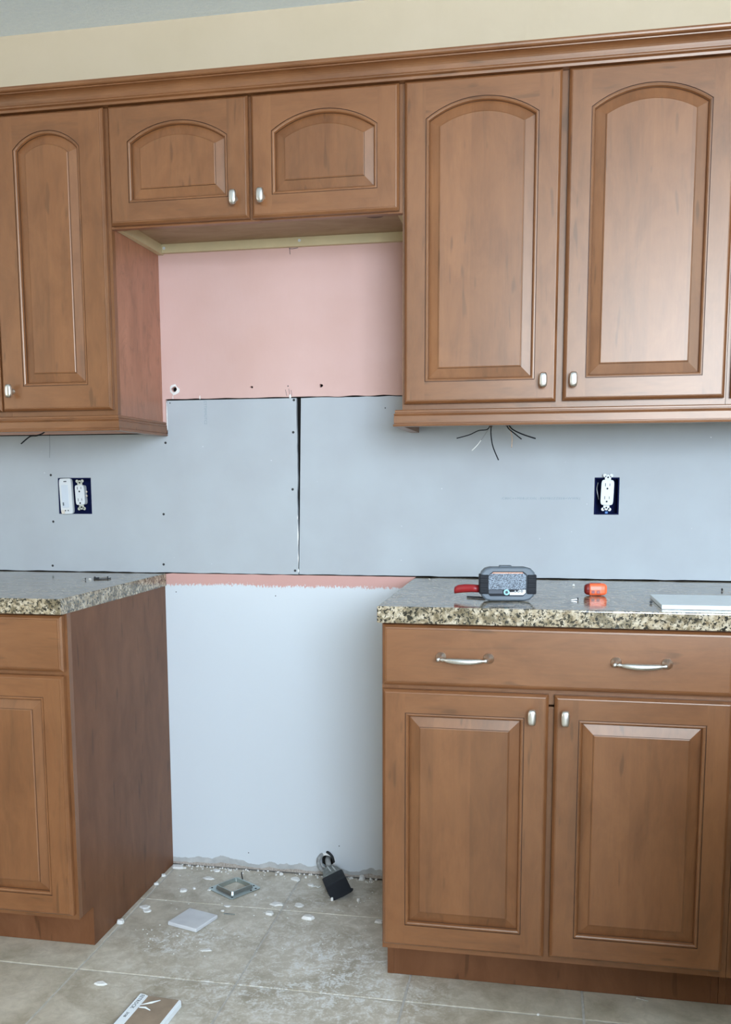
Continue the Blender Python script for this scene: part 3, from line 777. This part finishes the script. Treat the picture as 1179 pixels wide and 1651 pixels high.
# ------------------------------------------------------------------ things on the right worktop
ZT = .9142
r = thing('battery_charger', 'grey and black boxy electric tool with a printed label and red lever', 'tool', (1.0400, -.497, ZT), (0, 0, math.radians(8)))
def octo(y, a, b, ch, n=3, zc=.0395):
    pts = []
    for sx, sz, s0 in ((1, -1, -90), (1, 1, 0), (-1, 1, 90), (-1, -1, 180)):
        for k in range(n+1):
            an = math.radians(s0+90*k/n); pts.append((sx*(a-ch)+ch*math.cos(an), y, zc+sz*(b-ch)+ch*math.sin(an)))
    return pts
bm = bmesh.new(); loft(bm, [octo(y, a, b, ch) for y, a, b, ch in ((.0255, .056, .033, .020), (.020, .0610, .0370, .022), (-.0165, .0630, .0388, .024), (-.0215, .0615, .0375, .023), (-.0235, .0585, .0350, .021))])
mesh_obj('housing', bm, M['grey_pl'], r, smooth=False)
for s in (-1, 1):
    bm = bmesh.new()
    a, b = (-.0640, -.0440) if s < 0 else (.0430, .0640)
    add_box(bm, a, b, -.0258, .010, .0170, .0610, 0, .002)
    for q in range(4): add_box(bm, a+.001, b-.001, -.0274, -.0255, .0215+q*.0105, .0265+q*.0105, 0, .0008)
    mesh_obj('rubber_grip', bm, M['black'], r)
bm = bmesh.new(); add_box(bm, -.018, .010, -.012, .012, .0770, .0802, 0, .0014); mesh_obj('top_latch', bm, M['grey_pl'], r)
def lab(name, pts, y, mat, th=.0008):
    bm = bmesh.new(); prism_xz(bm, pts, y-th, y); return mesh_obj(name, bm, mat, r)
lab('label_border', [(-.046, .020), (-.040, .0125), (.034, .0125), (.042, .020), (.042, .062), (.034, .0685), (-.034, .0685), (-.042, .062), (-.046, .055)], -.0234, M['black'], .0022)
t = NT('small_print_label'); tc = t.node('ShaderNodeTexCoord').outputs['Object']
n = t.noise(t.mapping(tc, (1, 1, 2.2)), 430, 2, .6)
t.put(t.ramp(n, [(.46, lin(30, 38, 52)), (.54, lin(140, 154, 166))]), t.b.inputs['Base Color']); t.b.inputs['Roughness'].default_value = .4; M['print'] = t.m
lab('printed_label', [(-.044, .028), (.040, .028), (.040, .061), (.035, .0640), (-.038, .0640), (-.044, .058)], -.0256, M['print'])
lab('label_header', [(-.037, .0642), (.034, .0642), (.032, .0668), (-.033, .0668)], -.0256, plain('orange_print', lin(226, 168, 140), .5, var=.3, scale=700))
lab('label_text_block', [(-.043, .0185), (-.012, .0185), (-.012, .0270), (-.043, .0270)], -.0256, M['greydark'])
lab('symbol_panel', [(.004, .0150), (.034, .0150), (.040, .0200), (.040, .0272), (.024, .0272), (.022, .0225), (.004, .0215)], -.0256, M['whitep'])
bm = bmesh.new(); disc(bm, (-.0030, -.0258, .0215), .0068, 'y', .0008, 18); mesh_obj('round_symbol', bm, plain('pale_green_print', lin(150, 200, 205), .5), r)
bm = bmesh.new(); disc(bm, (-.0030, -.0265, .0215), .0036, 'y', .0006, 5); mesh_obj('round_symbol', bm, M['greydark'], r)
for q in (.0165, .0235, .0310):
    bm = bmesh.new(); disc(bm, (q, -.0262, .0240), .0028, 'y', .0007, 12); sy = mesh_obj('round_symbol', bm, M['greydark'], r)
    bm = bmesh.new(); disc(bm, (q, -.0269, .0240), .0014, 'y', .0005, 8); mesh_obj('symbol_centre', bm, M['whitep'], sy)
bm = bmesh.new()
path = [(-.062, .006, .0260), (-.078, .013, .0262), (-.095, .021, .0250), (-.110, .030, .0225), (-.117, .034, .0195)]
loft(bm, [[(p[0]+v[0]*.25, p[1]+v[0], p[2]+v[1]) for v in [(-.009*math.cos(q), .0105*sc*math.sin(q)) for q in [2*math.pi*k/10 for k in range(10)]]] for p, sc in zip(path, (.85, .9, .95, .95, .8))])
mesh_obj('lever', bm, M['red'], r, smooth=True)
bm = bmesh.new(); add_box(bm, -.100, -.055, .006, .012, .0003, .0040, 0, .001)
o = mesh_obj('lever', bm, M['blackm'], r); o.rotation_euler = (0, 0, math.radians(-24)); o['label'] = 'black lower lever'
r = thing('plastic_case', 'small rounded orange plastic piece with a dark red end', 'plastic piece', (1.2445, -.3690, ZT), (0, 0, math.radians(4)))
bm = bmesh.new(); loft(bm, [superring(x, 0, .0150, a, b, 18, 3.4, 'yz') for x, a, b in ((-.0150, .0130, .0135), (-.0130, .0145, .0148), (.0120, .0145, .0148), (.0200, .0135, .0138), (.0245, .0110, .0112), (.0262, .0080, .0082))])
mesh_obj('body', bm, M['orange'], r)
bm = bmesh.new(); loft(bm, [superring(x, 0, .0148, a, b, 18, 2.8, 'yz') for x, a, b in ((-.0262, .0060, .0065), (-.0250, .0095, .0100), (-.0210, .0125, .0128), (-.0148, .0134, .0138))])
mesh_obj('end_cap', bm, M['dkred'], r)
for x in (-.0105, .0015): bm = bmesh.new(); add_box(bm, x, x+.0075, -.0150, -.0140, .0060, .0135, 0, .0004); mesh_obj('slot', bm, M['dkred'], r)
bm = bmesh.new(); add_box(bm, -.012, .012, -.006, .004, .0290, .0302, 0, .0004); mesh_obj('top_groove', bm, M['dkred'], r)
def small_screw(label, x, y, z, ang, L=.012, mat='dkscrew', group=None, name='screw'):
    r_ = thing(name, label, 'screw', (x, y, z), (0, 0, ang), group)
    bm = bmesh.new(); tube(bm, [(0, 0, .0030), (L*.15, 0, .0028), (L, 0, .0012), (L*1.15, 0, .0008)], [.0012, .0013, .0010, .0003], 7); mesh_obj('shank', bm, M['steel' if mat == 'dkscrew' else mat], r_)
    bm = bmesh.new(); tube(bm, [(-.0012, 0, .0034), (0, 0, .0034), (.0012, 0, .0031)], [.0034, .0033, .0014], 10); mesh_obj('head', bm, M[mat], r_)
    return r_
small_screw('black-headed screw lying on the right worktop near the orange piece', 1.2000, -.4740, ZT, math.radians(190), .014)
small_screw('tiny black bit near the back of the right worktop at the far right', 1.5570, -.2256, ZT, math.radians(20), .004)
def chip(label, x, y, z, r0, th, mat='chip', sx=1, rz=None, group=None, name='plaster_chip', cat='debris', tilt=.12):
    bm = bmesh.new(); n = random.randint(6, 8); a0 = random.random()*6
    ang = [a0+2*math.pi*(k+random.uniform(-.25, .25))/n for k in range(n)]; rr = [r0*random.uniform(.65, 1.15) for _ in ang]
    rings = []
    for f, s in ((0, .9), (.35, 1.0), (1, .78)):
        rings.append([(sx*q*s*math.cos(a_), q*s*math.sin(a_), th*f*(1+random.uniform(-.15, .15)) if f else 0) for a_, q in zip(ang, rr)])
    loft(bm, rings); o = mesh_obj(name, bm, M[mat]); o.location = (x, y, z+.0003)
    o.rotation_euler = (random.uniform(0, tilt)*.3, random.uniform(0, tilt)*.3, rz if rz is not None else random.random()*6)
    return tag(o, label, cat, group)
chip('tiny white chip on the right worktop behind the black-headed screw', 1.1998, -.1700, ZT, .0034, .0045)
chip('tiny white chip on the right worktop near its left back corner', .8100, -.060, ZT, .0030, .0020)
o = box('white_board', 1.3700, 1.7400, -.6000, -.4050, ZT, ZT+.0095, M['slabwhite'], bev=.0012)
o.rotation_euler = (0, 0, math.radians(1.0)); tag(o, 'flat glossy white board on the right worktop, running out of view', 'board')
small_screw('dark screw against the left end of the white board', 1.3580, -.5050, ZT, math.radians(95), .008)
# left worktop
small_screw('black screw at the left end of the pile on the left worktop', -.1380, -.2300, ZT, math.radians(195), .010)
small_screw('black screw standing out in the middle of the pile on the left worktop', -.1290, -.1900, ZT, math.radians(130), .012)
small_screw('long black screw at the right end of the pile on the left worktop', -.0960, -.1780, ZT, math.radians(185), .022)
r = thing('wire_scrap', 'bent scrap of black wire looped among the screws on the left worktop', 'wire', (-.118, -.205, ZT))
bm = bmesh.new(); tube(bm, smooth_path([(-.012, .010, .0016), (-.002, .018, .0030), (.004, .008, .0035), (-.004, -.004, .0016), (.010, -.006, .0016), (.030, .004, .0016), (.034, .022, .002)]), .0015, 7)
mesh_obj('wire', bm, M['blackm'], r, smooth=True)
chip('white plaster crumb among the black screws on the left worktop', -.1330, -.2120, ZT, .0042, .003)

# ------------------------------------------------------------------ things on the floor
# range outlet lead hanging out of the wall
r = thing('range_lead', 'dusty grey power lead from the wall ending in a black box', 'electrical lead', (.545, -.09, 0)); inv = Vector(r.location)
def rp_(name, bm, mat, smooth=False, par=None):
    o = mesh_obj(name, bm, M[mat], par or r, smooth); 
    if par is None: o.location = -inv
    return o
bm = bmesh.new(); tube(bm, smooth_path([(.498, .040, .050), (.499, .006, .052), (.504, -.016, .050), (.511, -.030, .040), (.518, -.042, .035)]), [.0085]*25, 12)
rp_('cable', bm, 'conduit', True)
bm = bmesh.new(); tube(bm, smooth_path([(.493, .030, .060), (.482, .002, .066), (.474, -.012, .052), (.480, -.022, .036), (.492, -.030, .028), (.508, -.040, .030)]), .0062, 10)
rp_('cable', bm, 'conduit', True)
bm = bmesh.new(); tube(bm, smooth_path([(.489, .022, .064), (.501, -.004, .076), (.514, -.008, .067), (.518, -.004, .050), (.516, .010, .042)]), .0042, 8)
rp_('cable', bm, 'blackm', True)
d = Vector((.060, -.135, 0)).normalized(); s_ = Vector((-d.y, d.x, 0))
def lring(p, a, b, tw=0, e=4, n=20):
    out = []
    for k in range(n):
        q = 2*math.pi*k/n; c_, s__ = math.cos(q), math.sin(q)
        u = a*math.copysign(abs(c_)**(2/e), c_); v = b*math.copysign(abs(s__)**(2/e), s__)
        u, v = u*math.cos(tw)-v*math.sin(tw), u*math.sin(tw)+v*math.cos(tw)
        out.append(Vector(p)+s_*u+Vector((0, 0, 1))*v)
    return out
st = Vector((.513, -.034, .036))
bm = bmesh.new()
loft(bm, [lring(st+d*k, a, b, tw, 3) + [] for k, a, b, tw in ((0, .012, .012, 0), (.010, .018, .016, .1), (.028, .026, .021, .15), (.050, .030, .024, .25), (.085, .031, .025, .35), (.098, .031, .025, .38))])
for v in bm.verts: v.co.z = max(v.co.z - .045*(Vector((v.co.x, v.co.y, 0))-Vector((st.x, st.y, 0))).dot(d), .0012)
rp_('lead_body', bm, 'duskgrey', True)
bm = bmesh.new()
loft(bm, [lring(st+d*k+Vector((0, 0, -.001)), a, b, tw, 12) for k, a, b, tw in ((.080, .0325, .0255, .38), (.135, .0325, .0255, .42), (.137, .030, .024, .42))])
for v in bm.verts: v.co.z = max(v.co.z - .03*(Vector((v.co.x, v.co.y, 0))-Vector((st.x, st.y, 0))).dot(d), .0012)
rp_('black_box', bm, 'black')
for q in (-.006, .008):
    bm = bmesh.new(); tube(bm, [tuple(st+d*.030+s_*(-q-.004)+Vector((0, 0, .0215))), tuple(st+d*.070+s_*(-q-.002)+Vector((0, 0, .0235)))], .0022, 6)
    rp_('clamp_screw', bm, 'steel')
bm = bmesh.new(); tube(bm, [tuple(st+d*.088+s_*.030+Vector((0, 0, -.024))), tuple(st+d*.100+s_*.048+Vector((0, 0, -.026)))], .0045, 7); rp_('cord_knob', bm, 'blackm')

# galvanised plaster ring
ang = math.atan2(-.0494, .0751)
r = thing('plaster_ring', 'square galvanised metal box ring lying on the floor near the wall', 'metal ring', (.2500, -.1400, 0), (0, 0, math.radians(-33)))
L = .0475
bm = bmesh.new()
def sq(h_, z, c_=.006): return [(h_, -h_+c_, z), (h_, h_-c_, z), (h_-c_, h_, z), (-h_+c_, h_, z), (-h_, h_-c_, z), (-h_, -h_+c_, z), (-h_+c_, -h_, z), (h_-c_, -h_, z)]
R_ = [[bm.verts.new(p) for p in q] for q in (sq(.056, .0015), sq(.056, .0032), sq(.0400, .0034, .004), sq(.0375, .0135, .004), sq(.0350, .0135, .003), sq(.0350, .0015, .003))]
R_.append(R_[0])
for a, b in zip(R_, R_[1:]):
    for i in range(8): bm.faces.new((a[i], a[(i+1) % 8], b[(i+1) % 8], b[i]))
ring = mesh_obj('ring_plate', bm, M['galv'], r)
for x, y in ((.049, .040), (.049, .022), (-.048, -.045), (.047, -.046), (.030, .048), (-.012, .049)): bm = bmesh.new(); disc(bm, (x, y, .0030), .0032, 'z', .0008, 10); mesh_obj('screw_hole', bm, M['cavity'], ring)
bm = bmesh.new(); tube(bm, [(-.030, .055, .003), (-.048, .066, .010), (-.050, .068, .016)], .0018, 6); mesh_obj('bent_tab', bm, M['blackm'], r)

# loose tile, scrap of board
r = thing('loose_tile', 'square off-white loose tile lying in plaster dust on the floor', 'tile', (.2060, -.3640, .0005), (math.radians(-.5), 0, math.radians(-17)))
bm = bmesh.new(); add_box(bm, -.0480, .0480, -.0480, .0480, 0, .0110, 0, .0022); mesh_obj('tile_body', bm, M['tilewhite'], r)
r = thing('board_scrap', 'scrap of brown-faced drywall with white edge tape at the bottom of the view', 'board', (.2720, -.9000, .0005), (0, 0, math.radians(-3)))
bm = bmesh.new(); add_box(bm, -.050, .052, -.125, .140, 0, .0120, 0, .0008)
bd = mesh_obj('board_body', bm, M['brownpaper'], r)
def tapebox(x0, x1, y0, y1, z1):
    bm = bmesh.new(); prism = [(x0, y0), (x1, y0), (x1, y1-.006), ((x0+x1)/2+.002, y1-.002), (x0, y1)]
    a_ = [bm.verts.new((x, y, .0002)) for x, y in prism]; b_ = [bm.verts.new((x, y, z1)) for x, y in prism]; n = len(prism)
    bm.faces.new(a_[::-1]); bm.faces.new(b_)
    for i in range(n): bm.faces.new((a_[i], a_[(i+1) % n], b_[(i+1) % n], b_[i]))
    return mesh_obj('edge_tape', bm, M['tape'], r)
tapebox(-.0535, -.0315, -.125, .1440, .0128); tapebox(.0450, .0530, -.125, .139, .0126)
bm = bmesh.new(); add_box(bm, -.0560, -.0536, -.125, .130, .0002, .0110); mesh_obj('board_edge', bm, M['ink'], r)
tx = text_obj('EETROCK', .0130, M['ink'], r, (-.0485, .1390, .0129), (0, 0, math.radians(-90))); tx.scale.x = .058/max(v.co.x for v in tx.data.vertices)
tx = text_obj('308', .0095, M['ink'], r, (-.0470, .0660, .0129), (0, 0, math.radians(-90))); tx.scale.x = .020/max(v.co.x for v in tx.data.vertices)
bm = bmesh.new(); tube(bm, [(-.031, .100, .0125), (-.010, .112, .0140), (.004, .128, .0125)], [.001, .0035, .0012], 6, flat=.5); mesh_obj('torn_paper', bm, M['tape'], r); bm = bmesh.new(); tube(bm, [(-.030, .090, .0125), (-.015, .090, .0140), (.0, .084, .0125)], [.002, .0032, .0012], 6, flat=.5)
mesh_obj('torn_paper', bm, M['tape'], r)

bm = bmesh.new(); tube(bm, [(-.0135, 0, .0016), (-.0115, 0, .0016), (-.0114, 0, .0016), (.0110, 0, .0014), (.0135, 0, .0013)], [.0030, .0030, .0014, .0014, .0004], 8)
o = mesh_obj('nail', bm, M['steel']); o.location = (1.3650, -.5480, .0004); o.rotation_euler = (0, 0, math.radians(-18)); tag(o, 'small steel nail on the floor under the right cabinet toe kick', 'nail')
bm = bmesh.new(); tube(bm, [(-.0160, 0, .0020), (-.0130, .001, .0020), (.0150, -.001, .0018)], [.0026, .0016, .0012], 7)
o = mesh_obj('nail', bm, M['duskgrey']); o.location = (.2900, -.3040, .0004); o.rotation_euler = (0, 0, math.radians(4)); tag(o, 'dark grey nail on the floor right of the loose white tile', 'nail')

CH = [  # px location already converted to floor metres: x, y, radius, thickness, stretch, label
 (.0160, -.4080, .0110, .010, 1.0, 'white plaster chip against the left cabinet foot, nearest the camera'),
 (.0420, -.3060, .0125, .005, 1.4, 'flat curved plaster chip beside the left cabinet, in front of the loose tile'),
 (.0590, -.3260, .0100, .004, 1.5, 'flat plaster chip touching the curved one beside the left cabinet'),
 (.0260, -.0260, .0140, .007, 1.6, 'long plaster chip in the corner of left cabinet and wall'),
 (.1498, -.0864, .0130, .004, 1.7, 'broad flat plaster chip behind and left of the metal ring'),
 (.1809, -.1620, .0065, .003, 1.3, 'small plaster chip touching the left corner of the metal ring'),
 (.1330, -.1612, .0062, .004, 1.0, 'small round plaster chip left of the metal ring'),
 (.1080, -.1836, .0100, .006, 1.3, 'lumpy plaster chip farthest left of the metal ring'),
 (.2653, -.2560, .0078, .003, 1.5, 'plaster chip on the floor in front of the metal ring'),
 (.2640, -.2860, .0052, .003, 1.2, 'tiny plaster chip behind the dark grey nail'),
 (.1560, -.0300, .0090, .005, 1.5, 'flat plaster chip at the foot of the wall behind the ring'),
 (.4100, -.0480, .0130, .006, 1.3, 'plaster lump near the wall left of the power lead'),
 (.4648, -.0780, .0080, .004, 1.4, 'small plaster flake just left of the power lead'),
 (.5100, -.2906, .0135, .009, 1.3, 'largest plaster lump in front of the power lead'),
 (.5480, -.1640, .0065, .010, .8, 'white plaster crumb against the left side of the black box'),
 (.6230, -.1560, .0060, .008, .8, 'white plaster crumb right of the black box'),
 (.6050, -.0100, .0100, .012, 1.0, 'pointed plaster crumb at the wall behind the black box'),
 (.4001, -.2200, .0135, .004, 1.6, 'flat plaster flake on the tile joint behind the crossing'),
 (.4000, -.2800, .0120, .006, 1.2, 'plaster lump on the tile joint in front of the crossing'),
 (.4660, -.2150, .0140, .003, 1.4, 'broken plaster flake right of the tile joint crossing'),
 (.3570, -.0180, .0070, .007, 1.0, 'plaster crumb at the foot of the wall, middle of the gap'),
 (.7030, -.2750, .0110, .006, 1.4, 'plaster chip beside the right base cabinet'),
 (.1022, -.7118, .0110, .004, 1.7, 'plaster chip on the floor left of the brown board scrap'),
 (.3234, -.1720, .0045, .004, 1.0, 'tiny plaster crumb right of the metal ring'),
 (.2957, -.5080, .0090, .002, 1.8, 'thin plaster flake in the open floor in front of the tile'),
 (1.1300, -.6550, .0040, .003, 1.0, 'tiny plaster crumb in front of the right cabinet toe kick'),
 (.0080, -.0930, .0075, .006, 1.2, 'small plaster crumb against the left cabinet side near the wall'),
 (.0120, -.1530, .0070, .006, 1.3, 'plaster crumb against the left cabinet side, middle of its depth'),
]
for x, y, r0, th, sx, labl in CH: chip(labl, x, y, 0, r0, th, sx=sx, rz=random.uniform(-.3, .3))
bm = bmesh.new()
for k in range(230):
    u = random.random()
    if u < .45: x, y = random.uniform(.03, .74), -random.random()**1.3*.30-.01
    elif u < .7: x, y = random.gauss(.22, .08), random.gauss(-.46, .06)
    else: x, y = random.gauss(.62, .10), random.gauss(-.46, .10)
    if not (.02 < x < .75 and -.7 < y < -.008): continue
    rr = random.uniform(.0006, .0022)
    s = bmesh.ops.create_icosphere(bm, subdivisions=1, radius=rr)['verts']
    for v in s: v.co = Vector((v.co.x*random.uniform(.7, 1.5), v.co.y*random.uniform(.7, 1.5), v.co.z*.6))+Vector((x, y, rr*.5))
tag(mesh_obj('plaster_grit', bm, M['chip']), 'fine white plaster grit scattered over the tiles in the gap', 'debris', kind='stuff')
bm = bmesh.new(); tube(bm, smooth_path([(0, 0, .0012), (.012, .006, .0012), (.020, -.002, .0015), (.026, .010, .0012)]), .0013, 6)
o = mesh_obj('wire_scrap', bm, M['wirew'], smooth=True); o.location = (.470, -.088, .0004); tag(o, 'thin pale wire scrap on the floor left of the black box', 'wire')
